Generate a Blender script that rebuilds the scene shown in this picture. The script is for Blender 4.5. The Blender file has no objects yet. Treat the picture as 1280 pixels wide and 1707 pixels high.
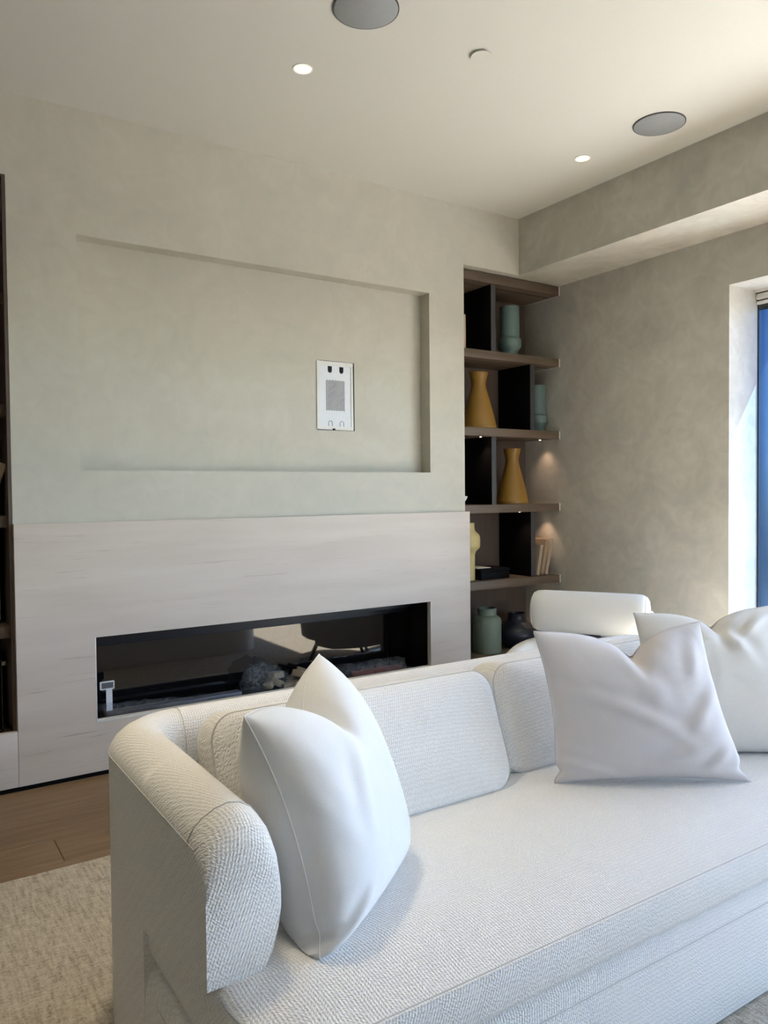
import bpy, bmesh, math, random
from mathutils import Vector, Matrix
random.seed(7)
S = bpy.context.scene
COL = S.collection
PI = math.pi

# ------------------------------------------------------------------ camera
cd = bpy.data.cameras.new('camera'); cam = bpy.data.objects.new('camera', cd); COL.objects.link(cam)
cd.sensor_fit = 'VERTICAL'; cd.sensor_height = 36.0; cd.lens = 27.126; cd.clip_start = 0.05; cd.clip_end = 2000
R = Matrix(((0.83613, 0.022438, -0.548072), (-0.548453, 0.017378, -0.836), (-0.009234, 0.999597, 0.026837)))
cam.matrix_world = Matrix.Translation((-0.6188, -3.6545, 1.2834)) @ R.to_4x4()
S.camera = cam

# ------------------------------------------------------------------ sky, sun, exposure
wd = bpy.data.worlds.new('sky'); S.world = wd; wd.use_nodes = True
nt = wd.node_tree; nt.nodes.clear()
sky = nt.nodes.new('ShaderNodeTexSky'); sky.sky_type = 'NISHITA'; sky.sun_disc = False
SUN_EL, SUN_AZ = math.radians(52), (0.93, -0.37)
sky.sun_elevation = SUN_EL; sky.sun_rotation = math.atan2(SUN_AZ[0], SUN_AZ[1]); sky.air_density = 0.7; sky.dust_density = 0.2; sky.ozone_density = 3.0
bg = nt.nodes.new('ShaderNodeBackground'); bg.inputs[1].default_value = 0.46
wo = nt.nodes.new('ShaderNodeOutputWorld')
nt.links.new(sky.outputs[0], bg.inputs[0]); nt.links.new(bg.outputs[0], wo.inputs[0])
sl = bpy.data.lights.new('sun', 'SUN'); sl.energy = 12.6; sl.angle = math.radians(0.6); sl.color = (1.0, 0.95, 0.87)
so = bpy.data.objects.new('sun', sl); COL.objects.link(so)
sv = Vector((SUN_AZ[0]*math.cos(SUN_EL), SUN_AZ[1]*math.cos(SUN_EL), math.sin(SUN_EL)))
so.rotation_euler = sv.to_track_quat('Z', 'Y').to_euler(); so.location = (12, -9, 15)
S.view_settings.view_transform = 'Standard'; S.view_settings.look = 'None'
S.view_settings.gamma = 1.0; S.view_settings.use_curve_mapping = False
S.view_settings.exposure = 1.83

# ------------------------------------------------------------------ materials
def new_mat(name):
    m = bpy.data.materials.new(name); m.use_nodes = True
    n = m.node_tree; b = n.nodes['Principled BSDF']
    return m, n, b
def N(n, t, **kw):
    x = n.nodes.new(t)
    for k, v in kw.items(): setattr(x, k, v)
    return x
def flat(name, col, rough=0.5, metal=0.0, spec=0.5, amp=0.06, **inp):
    m, n, b = new_mat(name)
    tc = N(n, 'ShaderNodeTexCoord'); no = N(n, 'ShaderNodeTexNoise'); no.inputs['Scale'].default_value = 35; no.inputs['Detail'].default_value = 4
    mx = N(n, 'ShaderNodeMix', data_type='RGBA')
    mx.inputs[6].default_value = tuple(c*(1-amp) for c in col)+(1,); mx.inputs[7].default_value = tuple(min(1, c*(1+amp)) for c in col)+(1,)
    n.links.new(tc.outputs['Object'], no.inputs['Vector']); n.links.new(no.outputs[0], mx.inputs[0]); n.links.new(mx.outputs[2], b.inputs['Base Color'])
    b.inputs['Roughness'].default_value = rough; b.inputs['Metallic'].default_value = metal
    b.inputs['Specular IOR Level'].default_value = spec
    for k, v in inp.items(): b.inputs[k].default_value = v
    return m
def ramp(n, stops):
    r = N(n, 'ShaderNodeValToRGB'); e = r.color_ramp.elements
    while len(e) < len(stops): e.new(0.5)
    for i, (p, c) in enumerate(stops): e[i].position = p; e[i].color = tuple(c)+(1,) if len(c) == 3 else c
    return r
def mapped(n, scale=(1,1,1), rot=(0,0,0)):
    tc = N(n, 'ShaderNodeTexCoord'); mp = N(n, 'ShaderNodeMapping'); mp.inputs['Scale'].default_value = scale; mp.inputs['Rotation'].default_value = rot
    n.links.new(tc.outputs['Object'], mp.inputs['Vector']); return mp
def bump(n, b, src, strength, dist):
    bp = N(n, 'ShaderNodeBump'); bp.inputs['Strength'].default_value = strength; bp.inputs['Distance'].default_value = dist
    n.links.new(src, bp.inputs['Height']); n.links.new(bp.outputs[0], b.inputs['Normal']); return bp
def math_(n, op, a, b=None, c=None):
    x = N(n, 'ShaderNodeMath', operation=op)
    for i, v in enumerate((a, b, c)):
        if v is None: continue
        if isinstance(v, (int, float)): x.inputs[i].default_value = v
        else: n.links.new(v, x.inputs[i])
    return x.outputs[0]

def plaster(name, base, amp=0.10, bs=0.18):
    m, n, b = new_mat(name)
    mp = mapped(n, (1, 1, 1))
    n1 = N(n, 'ShaderNodeTexNoise'); n1.inputs['Scale'].default_value = 1.7; n1.inputs['Detail'].default_value = 5; n1.inputs['Roughness'].default_value = 0.6; n1.inputs['Distortion'].default_value = 1.4
    n2 = N(n, 'ShaderNodeTexNoise'); n2.inputs['Scale'].default_value = 7; n2.inputs['Detail'].default_value = 6; n2.inputs['Distortion'].default_value = 2.0
    n.links.new(mp.outputs[0], n1.inputs['Vector']); n.links.new(mp.outputs[0], n2.inputs['Vector'])
    s = math_(n, 'ADD', math_(n, 'MULTIPLY', n1.outputs[0], 0.65), math_(n, 'MULTIPLY', n2.outputs[0], 0.35))
    lo = tuple(c*(1-amp) for c in base); hi = tuple(min(1, c*(1+amp)) for c in base)
    warm = (base[0]*1.02, base[1]*0.985, base[2]*0.97)
    r = ramp(n, [(0.34, lo), (0.5, warm), (0.66, hi)])
    n.links.new(s, r.inputs[0]); n.links.new(r.outputs[0], b.inputs['Base Color'])
    b.inputs['Roughness'].default_value = 0.72; b.inputs['Specular IOR Level'].default_value = 0.25
    bump(n, b, n2.outputs[0], bs, 0.006)
    return m
def stone_mat():
    m, n, b = new_mat('limestone')
    mp = mapped(n, (0.7, 1, 6)); mp2 = mapped(n, (2.6, 1, 60))
    a = N(n, 'ShaderNodeTexNoise'); a.inputs['Scale'].default_value = 1.6; a.inputs['Detail'].default_value = 6; a.inputs['Distortion'].default_value = 0.5
    c = N(n, 'ShaderNodeTexNoise'); c.inputs['Scale'].default_value = 1.3; c.inputs['Detail'].default_value = 5; c.inputs['Roughness'].default_value = 0.65; c.inputs['Distortion'].default_value = 0.7
    n.links.new(mp.outputs[0], a.inputs['Vector']); n.links.new(mp2.outputs[0], c.inputs['Vector'])
    r1 = ramp(n, [(0.3, (0.54, 0.465, 0.395)), (0.55, (0.59, 0.515, 0.44)), (0.75, (0.62, 0.55, 0.475))])
    r2 = ramp(n, [(0.28, (0.60, 0.60, 0.62)), (0.36, (0.95, 0.95, 0.95)), (0.42, (1, 1, 1))])
    n.links.new(a.outputs[0], r1.inputs[0]); n.links.new(c.outputs[0], r2.inputs[0])
    mx = N(n, 'ShaderNodeMix', data_type='RGBA', blend_type='MULTIPLY'); mx.inputs[0].default_value = 0.75
    n.links.new(r1.outputs[0], mx.inputs[6]); n.links.new(r2.outputs[0], mx.inputs[7]); n.links.new(mx.outputs[2], b.inputs['Base Color'])
    b.inputs['Roughness'].default_value = 0.5; b.inputs['Specular IOR Level'].default_value = 0.35
    bump(n, b, c.outputs[0], 0.06, 0.002)
    return m
def wood(name, c0, c1, axis='x', rough=0.5):
    m, n, b = new_mat(name)
    sc = {'x': (1.2, 14, 14), 'y': (14, 1.2, 14), 'z': (14, 14, 1.2)}[axis]
    tc = N(n, 'ShaderNodeTexCoord'); oi = N(n, 'ShaderNodeObjectInfo')
    off = N(n, 'ShaderNodeVectorMath', operation='ADD'); mp = N(n, 'ShaderNodeMapping'); mp.inputs['Scale'].default_value = sc
    sc2 = math_(n, 'MULTIPLY', oi.outputs['Random'], 20.0)
    n.links.new(tc.outputs['Object'], off.inputs[0]); n.links.new(sc2, off.inputs[1]); n.links.new(off.outputs[0], mp.inputs['Vector'])
    a = N(n, 'ShaderNodeTexNoise'); a.inputs['Scale'].default_value = 2.2; a.inputs['Detail'].default_value = 7; a.inputs['Distortion'].default_value = 0.8
    n.links.new(mp.outputs[0], a.inputs['Vector'])
    s = math_(n, 'ADD', a.outputs[0], math_(n, 'MULTIPLY', math_(n, 'SUBTRACT', oi.outputs['Random'], 0.5), 0.22))
    r = ramp(n, [(0.3, c0), (0.7, c1)])
    n.links.new(s, r.inputs[0]); n.links.new(r.outputs[0], b.inputs['Base Color'])
    b.inputs['Roughness'].default_value = rough; b.inputs['Specular IOR Level'].default_value = 0.3
    bump(n, b, a.outputs[0], 0.08, 0.002)
    return m
def weave(name, c0, c1, period=0.0080, strength=0.65):
    m, n, b = new_mat(name)
    tc = N(n, 'ShaderNodeTexCoord'); sp = N(n, 'ShaderNodeSeparateXYZ')
    wob = N(n, 'ShaderNodeTexNoise'); wob.inputs['Scale'].default_value = 90; wob.inputs['Detail'].default_value = 2
    n.links.new(tc.outputs['Object'], wob.inputs['Vector'])
    n.links.new(tc.outputs['Object'], sp.inputs[0])
    fine = N(n, 'ShaderNodeTexNoise'); fine.inputs['Scale'].default_value = 420; fine.inputs['Detail'].default_value = 2; n.links.new(tc.outputs['Object'], fine.inputs['Vector'])
    w = math_(n, 'MULTIPLY', math_(n, 'SUBTRACT', wob.outputs[0], 0.5), 0.02)
    yz = math_(n, 'ADD', sp.outputs[1], math_(n, 'MULTIPLY', sp.outputs[2], 1.0))
    zig = math_(n, 'PINGPONG', sp.outputs[0], 0.045)
    zig = math_(n, 'MULTIPLY', zig, 0.9)
    ph = math_(n, 'ADD', math_(n, 'ADD', yz, zig), w)
    s1 = math_(n, 'SINE', math_(n, 'MULTIPLY', ph, 2*PI/period))
    ph2 = math_(n, 'ADD', math_(n, 'SUBTRACT', sp.outputs[0], math_(n, 'MULTIPLY', yz, 0.45)), w)
    s2 = math_(n, 'SINE', math_(n, 'MULTIPLY', ph2, 2*PI/(period*1.15)))
    def along(d, k):
        q = math_(n, 'ADD', math_(n, 'ADD', math_(n, 'MULTIPLY', sp.outputs[0], d[0]), math_(n, 'MULTIPLY', sp.outputs[1], d[1])), math_(n, 'MULTIPLY', sp.outputs[2], d[2]))
        return math_(n, 'SINE', math_(n, 'MULTIPLY', math_(n, 'ADD', q, math_(n, 'MULTIPLY', w, 0.45)), 2*PI/k))
    q = math_(n, 'MULTIPLY', along((1.0, 0.9, 0.2), period*1.65), along((-1.0, 0.35, 1.0), period*1.65))
    h = math_(n, 'ADD', math_(n, 'MULTIPLY', q, 0.62), math_(n, 'MULTIPLY', s1, 0.22))
    h = math_(n, 'ADD', h, math_(n, 'MULTIPLY', math_(n, 'SUBTRACT', fine.outputs[0], 0.5), 0.9))
    hh = math_(n, 'ADD', math_(n, 'MULTIPLY', h, 0.35), 0.62)
    r = ramp(n, [(0.1, c0), (0.75, c1)])
    n.links.new(hh, r.inputs[0]); n.links.new(r.outputs[0], b.inputs['Base Color'])
    b.inputs['Roughness'].default_value = 0.95; b.inputs['Specular IOR Level'].default_value = 0.12
    b.inputs['Sheen Weight'].default_value = 0.15
    bump(n, b, h, strength, 0.0022)
    return m
def cloth(name, c0, c1, stretch=(60, 60, 60), strength=0.25, rough=0.85, sheen=0.25, crease=0.0):
    m, n, b = new_mat(name)
    mp = mapped(n, stretch)
    a = N(n, 'ShaderNodeTexNoise'); a.inputs['Scale'].default_value = 6; a.inputs['Detail'].default_value = 5
    big = N(n, 'ShaderNodeTexNoise'); big.inputs['Scale'].default_value = 7; big.inputs['Detail'].default_value = 4
    tc = N(n, 'ShaderNodeTexCoord'); n.links.new(tc.outputs['Object'], big.inputs['Vector'])
    n.links.new(mp.outputs[0], a.inputs['Vector'])
    s = math_(n, 'ADD', math_(n, 'MULTIPLY', a.outputs[0], 0.6), math_(n, 'MULTIPLY', big.outputs[0], 0.4))
    r = ramp(n, [(0.35, c0), (0.65, c1)])
    n.links.new(s, r.inputs[0]); n.links.new(r.outputs[0], b.inputs['Base Color'])
    b.inputs['Roughness'].default_value = rough; b.inputs['Specular IOR Level'].default_value = 0.15
    b.inputs['Sheen Weight'].default_value = sheen
    bp = bump(n, b, a.outputs[0], strength, 0.0008)
    if crease:
        b2 = N(n, 'ShaderNodeBump'); b2.inputs['Strength'].default_value = crease; b2.inputs['Distance'].default_value = 0.03
        cr = N(n, 'ShaderNodeTexNoise'); cr.inputs['Scale'].default_value = 6; cr.inputs['Detail'].default_value = 1.2; cr.inputs['Distortion'].default_value = 0.6
        n.links.new(tc.outputs['Object'], cr.inputs['Vector']); n.links.new(cr.outputs[0], b2.inputs['Height']); n.links.new(b2.outputs[0], bp.inputs['Normal'])
    return m
def rug_mat():
    m, n, b = new_mat('rug_wool')
    mp = mapped(n, (10, 42, 10)); mp2 = mapped(n, (150, 150, 150))
    a = N(n, 'ShaderNodeTexNoise'); a.inputs['Scale'].default_value = 3; a.inputs['Detail'].default_value = 6; a.inputs['Roughness'].default_value = 0.7
    c = N(n, 'ShaderNodeTexNoise'); c.inputs['Scale'].default_value = 1.2; c.inputs['Detail'].default_value = 3
    mp3 = mapped(n, (34, 5, 5))
    d = N(n, 'ShaderNodeTexNoise'); d.inputs['Scale'].default_value = 3; d.inputs['Detail'].default_value = 5
    n.links.new(mp.outputs[0], a.inputs['Vector']); n.links.new(mp2.outputs[0], c.inputs['Vector']); n.links.new(mp3.outputs[0], d.inputs['Vector'])
    s = math_(n, 'ADD', math_(n, 'ADD', math_(n, 'MULTIPLY', a.outputs[0], 0.35), math_(n, 'MULTIPLY', c.outputs[0], 0.3)), math_(n, 'MULTIPLY', d.outputs[0], 0.35))
    r = ramp(n, [(0.36, (0.25, 0.205, 0.155)), (0.5, (0.47, 0.41, 0.33)), (0.64, (0.62, 0.56, 0.47))])
    n.links.new(s, r.inputs[0]); n.links.new(r.outputs[0], b.inputs['Base Color'])
    b.inputs['Roughness'].default_value = 1.0; b.inputs['Specular IOR Level'].default_value = 0.1
    bump(n, b, s, 0.9, 0.006)
    return m
def glass(name, tint=(1, 1, 1), rough=0.0):
    m = bpy.data.materials.new(name); m.use_nodes = True; n = m.node_tree; n.nodes.clear()
    t = N(n, 'ShaderNodeBsdfTransparent'); t.inputs[0].default_value = tuple(tint)+(1,)
    g = N(n, 'ShaderNodeBsdfGlossy'); g.inputs['Roughness'].default_value = rough
    f = N(n, 'ShaderNodeLayerWeight'); f.inputs[0].default_value = 0.5
    fr = math_(n, 'ADD', math_(n, 'MULTIPLY', math_(n, 'POWER', f.outputs['Facing'], 5.0), 0.8), 0.03)
    mx = N(n, 'ShaderNodeMixShader'); o = N(n, 'ShaderNodeOutputMaterial')
    n.links.new(fr, mx.inputs[0]); n.links.new(t.outputs[0], mx.inputs[1]); n.links.new(g.outputs[0], mx.inputs[2]); n.links.new(mx.outputs[0], o.inputs[0])
    return m
def emit(name, col, st):
    m, n, b = new_mat(name)
    b.inputs['Base Color'].default_value = (0.8, 0.8, 0.75, 1); b.inputs['Emission Color'].default_value = tuple(col)+(1,); b.inputs['Emission Strength'].default_value = st
    return m
def plastic_wrap(name):
    m = bpy.data.materials.new(name); m.use_nodes = True; n = m.node_tree; n.nodes.clear()
    tc = N(n, 'ShaderNodeTexCoord'); no = N(n, 'ShaderNodeTexNoise'); no.inputs['Scale'].default_value = 22; no.inputs['Detail'].default_value = 5; no.inputs['Distortion'].default_value = 1.5
    n.links.new(tc.outputs['Object'], no.inputs['Vector'])
    bp = N(n, 'ShaderNodeBump'); bp.inputs['Strength'].default_value = 1.0; bp.inputs['Distance'].default_value = 0.02; n.links.new(no.outputs[0], bp.inputs['Height'])
    t = N(n, 'ShaderNodeBsdfTransparent'); t.inputs[0].default_value = (0.9, 0.92, 0.93, 1)
    p = N(n, 'ShaderNodeBsdfPrincipled'); p.inputs['Base Color'].default_value = (0.75, 0.78, 0.8, 1); p.inputs['Roughness'].default_value = 0.2
    n.links.new(bp.outputs[0], p.inputs['Normal'])
    r = ramp(n, [(0.46, (0.04, 0.04, 0.04)), (0.52, (0.18, 0.18, 0.18)), (0.58, (0.05, 0.05, 0.05))]); n.links.new(no.outputs[0], r.inputs[0])
    mx = N(n, 'ShaderNodeMixShader'); o = N(n, 'ShaderNodeOutputMaterial')
    n.links.new(r.outputs[0], mx.inputs[0]); n.links.new(t.outputs[0], mx.inputs[1]); n.links.new(p.outputs[0], mx.inputs[2]); n.links.new(mx.outputs[0], o.inputs[0])
    return m

M = {}
M['plaster'] = plaster('plaster_wall', (0.525, 0.518, 0.445), 0.07)
M['plaster_r'] = plaster('plaster_side', (0.55, 0.543, 0.483), 0.15, 0.30)
M['ceil'] = flat('ceiling_paint', (0.655, 0.645, 0.583), 0.9, spec=0.2, amp=0.015)
M['white'] = flat('white_paint', (0.82, 0.82, 0.80), 0.5)
M['stone'] = stone_mat()
M['oak'] = wood('oak_floor', (0.165, 0.103, 0.053), (0.235, 0.152, 0.08), 'x', 0.42)
M['walnut'] = wood('walnut_shelf', (0.105, 0.077, 0.055), (0.150, 0.112, 0.080), 'x', 0.5)
M['walnut_d'] = wood('walnut_back', (0.085, 0.062, 0.050), (0.115, 0.086, 0.070), 'z', 0.55)
M['black'] = flat('black_lacquer', (0.004, 0.004, 0.005), 0.6, spec=0.1)
M['charcoal'] = flat('charcoal_edge', (0.055, 0.055, 0.058), 0.5)
M['sofa'] = weave('sofa_boucle', (0.72, 0.69, 0.645), (0.88, 0.85, 0.805))
M['seam'] = cloth('sofa_seam_shade', (0.54, 0.52, 0.49), (0.62, 0.60, 0.57))  # darker than the upholstery: shade of the seam creases put into the colour
M['pil_a'] = cloth('pillow_grey_white', (0.74, 0.735, 0.735), (0.79, 0.785, 0.785), sheen=0.3, crease=0.35)
M['pil_b'] = cloth('pillow_pinkish_grey', (0.66, 0.62, 0.615), (0.71, 0.67, 0.665), sheen=0.3, crease=0.5)
M['pil_c'] = cloth('pillow_cream', (0.76, 0.73, 0.675), (0.83, 0.80, 0.745), (160, 160, 9), 0.8, sheen=0.2, crease=0.35)
M['chair'] = cloth('armchair_cream', (0.74, 0.725, 0.68), (0.79, 0.775, 0.735), strength=0.1, rough=0.6)
M['rug'] = rug_mat()
M['steel'] = flat('brushed_steel', (0.55, 0.54, 0.52), 0.35, 1.0)
M['alu'] = flat('pale_metal', (0.66, 0.64, 0.60), 0.4, 0.0)
M['greymetal'] = flat('grey_bracket', (0.13, 0.12, 0.115), 0.45, 0.6)
M['blackglass'] = flat('black_glass', (0.004, 0.004, 0.005), 0.03, spec=0.7, **{'IOR': 1.6})
M['blacksteel'] = flat('black_steel', (0.012, 0.013, 0.018), 0.35, spec=0.3)
M['navyframe'] = flat('window_frame_dark', (0.02, 0.024, 0.03), 0.4)
M['teal'] = flat('teal_ceramic', (0.125, 0.195, 0.185), 0.5)
M['ochre'] = flat('ochre_ceramic', (0.27, 0.143, 0.023), 0.45)
M['butter'] = flat('butter_ceramic', (0.56, 0.45, 0.20), 0.5)
M['sage'] = flat('sage_ceramic', (0.16, 0.21, 0.17), 0.55)
M['navy'] = flat('navy_ceramic', (0.010, 0.016, 0.028), 0.4)
M['book1'] = flat('book_cover_sand', (0.36, 0.27, 0.18), 0.7)
M['book2'] = flat('book_cover_beige', (0.42, 0.34, 0.25), 0.7)
M['paper'] = flat('paper_pages', (0.68, 0.64, 0.55), 0.9)
M['grille'] = flat('speaker_grille', (0.30, 0.315, 0.315), 0.8)
M['glow'] = emit('downlight_glow', (1.0, 0.86, 0.45), 0.36)
M['puckglow'] = emit('puck_glow', (1.0, 0.8, 0.6), 8.0)
M['wrap'] = plastic_wrap('plastic_wrap')
M['tan'] = flat('tan_media', (0.34, 0.27, 0.18), 0.8)
M['rust'] = flat('rust_media', (0.28, 0.10, 0.075), 0.8)
M['greylabel'] = flat('grey_label', (0.12, 0.12, 0.12), 0.6)
M['terrace'] = flat('terrace_stone', (0.62, 0.59, 0.54), 0.8)
M['slate'] = flat('distant_slate', (0.026, 0.022, 0.017), 0.9, spec=0.1)
M['tint'] = glass('sky_tint_glass', (0.36, 0.50, 0.67))  # tint added to dim and blue the sky seen through the first pane
M['clear'] = glass('clear_glass', (0.96, 0.97, 0.97))
M['metalplate'] = flat('galvanised_white', (0.70, 0.73, 0.76), 0.5)
M['hole'] = flat('dark_hole', (0.006, 0.006, 0.007), 0.9)
M['plasterlip'] = flat('plaster_lip', (0.72, 0.72, 0.69), 0.9)

# ------------------------------------------------------------------ helpers
def mesh_obj(name, verts, faces, mat, parent=None, smooth=False, angle=None):
    me = bpy.data.meshes.new(name); me.from_pydata([tuple(v) for v in verts], [], faces); me.update()
    return link(name, me, mat, parent, smooth, angle)
def link(name, me, mat, parent=None, smooth=False, angle=None):
    o = bpy.data.objects.new(name, me); COL.objects.link(o)
    if mat: me.materials.append(M[mat] if isinstance(mat, str) else mat)
    if smooth:
        for p in me.polygons: p.use_smooth = True
        if angle is not None: me.set_sharp_from_angle(angle=math.radians(angle))
    if parent: o.parent = parent
    return o
def from_bm(name, bm, mat, parent=None, smooth=False, angle=None):
    bmesh.ops.recalc_face_normals(bm, faces=bm.faces[:])
    me = bpy.data.meshes.new(name); bm.to_mesh(me); bm.free()
    return link(name, me, mat, parent, smooth, angle)
def add_box(bm, lo, hi, bev=0.0, seg=2, mtx=None):
    r = bmesh.ops.create_cube(bm, size=1.0); vs = r['verts']
    for v in vs: v.co = Vector([(lo[i]+hi[i])/2 + v.co[i]*(hi[i]-lo[i]) for i in range(3)])
    if bev > 0:
        es = list({e for v in vs for e in v.link_edges})
        rb = bmesh.ops.bevel(bm, geom=es, offset=bev, segments=seg, affect='EDGES', profile=0.5)
        vs = list({v for f in rb['faces'] for v in f.verts} | {v for v in vs if v.is_valid})
    if mtx is not None: bmesh.ops.transform(bm, matrix=mtx, verts=vs)
def box(name, lo, hi, mat, parent=None, bev=0.0, mtx=None, seg=2):
    bm = bmesh.new(); add_box(bm, lo, hi, bev, seg, mtx)
    return from_bm(name, bm, mat, parent, smooth=bev > 0, angle=35)
def lathe(name, prof, mat, parent=None, loc=(0,0,0), n=40, angle=40, ring=False):
    if ring: prof = prof+[prof[0]]
    vs, fs = [], []
    for (r, z) in prof:
        for k in range(n):
            a = 2*PI*k/n; vs.append((loc[0]+r*math.cos(a), loc[1]+r*math.sin(a), loc[2]+z))
    for i in range(len(prof)-1):
        for k in range(n):
            a, b = i*n+k, i*n+(k+1) % n; fs.append((a, b, b+n, a+n))
    if not ring: fs.append(tuple(reversed(range(n)))); fs.append(tuple(range((len(prof)-1)*n, len(prof)*n)))
    bm = bmesh.new(); me = bpy.data.meshes.new('t'); me.from_pydata(vs, [], fs); bm.from_mesh(me); bpy.data.meshes.remove(me)
    bmesh.ops.remove_doubles(bm, verts=bm.verts[:], dist=1e-5)
    return from_bm(name, bm, mat, parent, True, angle)
def tube(name, pts, r, mat, parent=None, n=6, closed=False):
    pts = [Vector(p) for p in pts]; vs, fs = [], []; m = len(pts); up = Vector((0.13, 0.21, 0.97)).normalized()
    for i, p in enumerate(pts):
        t = ((pts[(i+1) % m]-pts[i-1]) if closed else (pts[min(i+1, m-1)]-pts[max(i-1, 0)])).normalized()
        a = t.cross(up)
        if a.length < 1e-3: a = t.cross(Vector((1, 0, 0)))
        a.normalize(); b = t.cross(a)
        for k in range(n):
            q = 2*PI*k/n; vs.append(p + a*(r*math.cos(q)) + b*(r*math.sin(q)))
    for i in range(m if closed else m-1):
        for k in range(n):
            j = (i+1) % m; fs.append((i*n+k, i*n+(k+1) % n, j*n+(k+1) % n, j*n+k))
    if not closed: fs.append(tuple(range(n))); fs.append(tuple(range((m-1)*n, m*n)))
    me = bpy.data.meshes.new(name); me.from_pydata([tuple(v) for v in vs], [], fs)
    bm = bmesh.new(); bm.from_mesh(me); bpy.data.meshes.remove(me)
    return from_bm(name, bm, mat, parent, True)
def loft(name, rings, mat, parent=None, cap=True, closed_ring=True, smooth=True, angle=None):
    n = len(rings[0]); vs = [p for r in rings for p in r]; fs = []
    for i in range(len(rings)-1):
        for k in range(n if closed_ring else n-1):
            fs.append((i*n+k, i*n+(k+1) % n, (i+1)*n+(k+1) % n, (i+1)*n+k))
    if cap: fs.append(tuple(reversed(range(n)))); fs.append(tuple(range((len(rings)-1)*n, len(rings)*n)))
    me = bpy.data.meshes.new(name); me.from_pydata([tuple(v) for v in vs], [], fs)
    bm = bmesh.new(); bm.from_mesh(me); bpy.data.meshes.remove(me)
    return from_bm(name, bm, mat, parent, smooth, angle)
def empty(name, loc=(0, 0, 0), rz=0.0):
    o = bpy.data.objects.new(name, None); COL.objects.link(o); o.location = loc; o.rotation_euler = (0, 0, rz); o.empty_display_size = 0.1
    return o
def tag(o, label, cat, group=None):
    o['label'] = label; o['category'] = cat
    if group: o['group'] = group
    return o
def struct(o, label=None):
    o['kind'] = 'structure'
    if label: o['label'] = label
    return o
def panel_with_holes(bm, axis, u0, u1, v0, v1, holes, d0, d1):
    """a slab in the (u, v=z) plane between depths d0 and d1 along y (axis 'y') or x (axis 'x'), with rectangular holes"""
    us = sorted({u0, u1, *[h[0] for h in holes], *[h[1] for h in holes]}); vs = sorted({v0, v1, *[h[2] for h in holes], *[h[3] for h in holes]})
    us = [u for u in us if u0 <= u <= u1]; vs = [v for v in vs if v0 <= v <= v1]
    P = (lambda u, d, v: (u, d, v)) if axis == 'y' else (lambda u, d, v: (d, u, v))
    solid = lambda i, j: 0 <= i < len(us)-1 and 0 <= j < len(vs)-1 and not any(h[0]-1e-6 <= us[i] and us[i+1] <= h[1]+1e-6 and h[2]-1e-6 <= vs[j] and vs[j+1] <= h[3]+1e-6 for h in holes)
    cache = {}
    def V(u, d, v):
        k = (round(u, 5), round(d, 5), round(v, 5))
        if k not in cache: cache[k] = bm.verts.new(P(u, d, v))
        return cache[k]
    for i in range(len(us)-1):
        for j in range(len(vs)-1):
            if not solid(i, j): continue
            a, b, c, e = us[i], us[i+1], vs[j], vs[j+1]
            bm.faces.new((V(a, d0, c), V(b, d0, c), V(b, d0, e), V(a, d0, e)))
            bm.faces.new((V(a, d1, c), V(a, d1, e), V(b, d1, e), V(b, d1, c)))
            if not solid(i-1, j): bm.faces.new((V(a, d0, c), V(a, d0, e), V(a, d1, e), V(a, d1, c)))
            if not solid(i+1, j): bm.faces.new((V(b, d0, c), V(b, d1, c), V(b, d1, e), V(b, d0, e)))
            if not solid(i, j-1): bm.faces.new((V(a, d0, c), V(a, d1, c), V(b, d1, c), V(b, d0, c)))
            if not solid(i, j+1): bm.faces.new((V(a, d0, e), V(b, d0, e), V(b, d1, e), V(a, d1, e)))

# ------------------------------------------------------------------ room dimensions
XL, XR, XW, XB = -0.136, 2.367, 3.235, 2.818       # breast left/right, right wall, beam face
H, ZB, ZS = 3.0, 2.647, 1.156                      # ceiling, beam underside / niche head, stone top
NB = 0.395                                         # niche back
NL = -1.10                                         # far side of the left niche
X0, Y0 = -4.2, -7.0                                # left and rear walls
YS = 0.051                                         # shelf fronts
RX0, RX1, RZ0, RZ1 = 0.148, 2.107, 1.391, 2.442    # television recess
FX0, FX1, FZ0, FZ1 = 0.188, 2.083, 0.2456, 0.634   # firebox opening
WY, WZ = -1.183, 2.376                             # right window: far jamb, head

# ------------------------------------------------------------------ structure
bm = bmesh.new(); add_box(bm, (X0-0.2, Y0-0.2, H), (XW+0.27, NB+0.2, H+0.2)); struct(from_bm('ceiling', bm, 'ceil'), 'warm white painted ceiling')
# floor: screed with oak planks along x
fl = struct(box('floor', (X0, Y0, -0.12), (XW+0.27, NB, -0.02), 'charcoal'), 'brown oak plank floor')
PW, PLn = 0.20, 1.9
pm = {}
def plank_mesh(L):
    k = round(L, 2)
    if k not in pm:
        b = bmesh.new(); add_box(b, (-L/2+0.0008, -PW/2+0.0008, -0.02), (L/2-0.0008, PW/2-0.0008, 0.0), 0.0012, 1)
        bmesh.ops.recalc_face_normals(b, faces=b.faces[:]); me = bpy.data.meshes.new('plank'); b.to_mesh(me); b.free(); me.materials.append(M['oak']); pm[k] = me
    return pm[k]
y = -0.005 - PW/2; row = 0
while y > Y0:
    x = X0 - random.uniform(0, 1.7)
    if row in (0, 1, 2, 3): x = X0 - (0.35, 1.25, 0.55, 1.6)[row]
    while x < XW+0.26:
        a, b = max(x, X0), min(x+PLn, XW+0.265)
        if b-a > 0.05:
            o = bpy.data.objects.new('plank', plank_mesh(b-a)); COL.objects.link(o); o.location = ((a+b)/2, y, 0); o.parent = fl
        x += PLn
    y -= PW; row += 1
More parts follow.
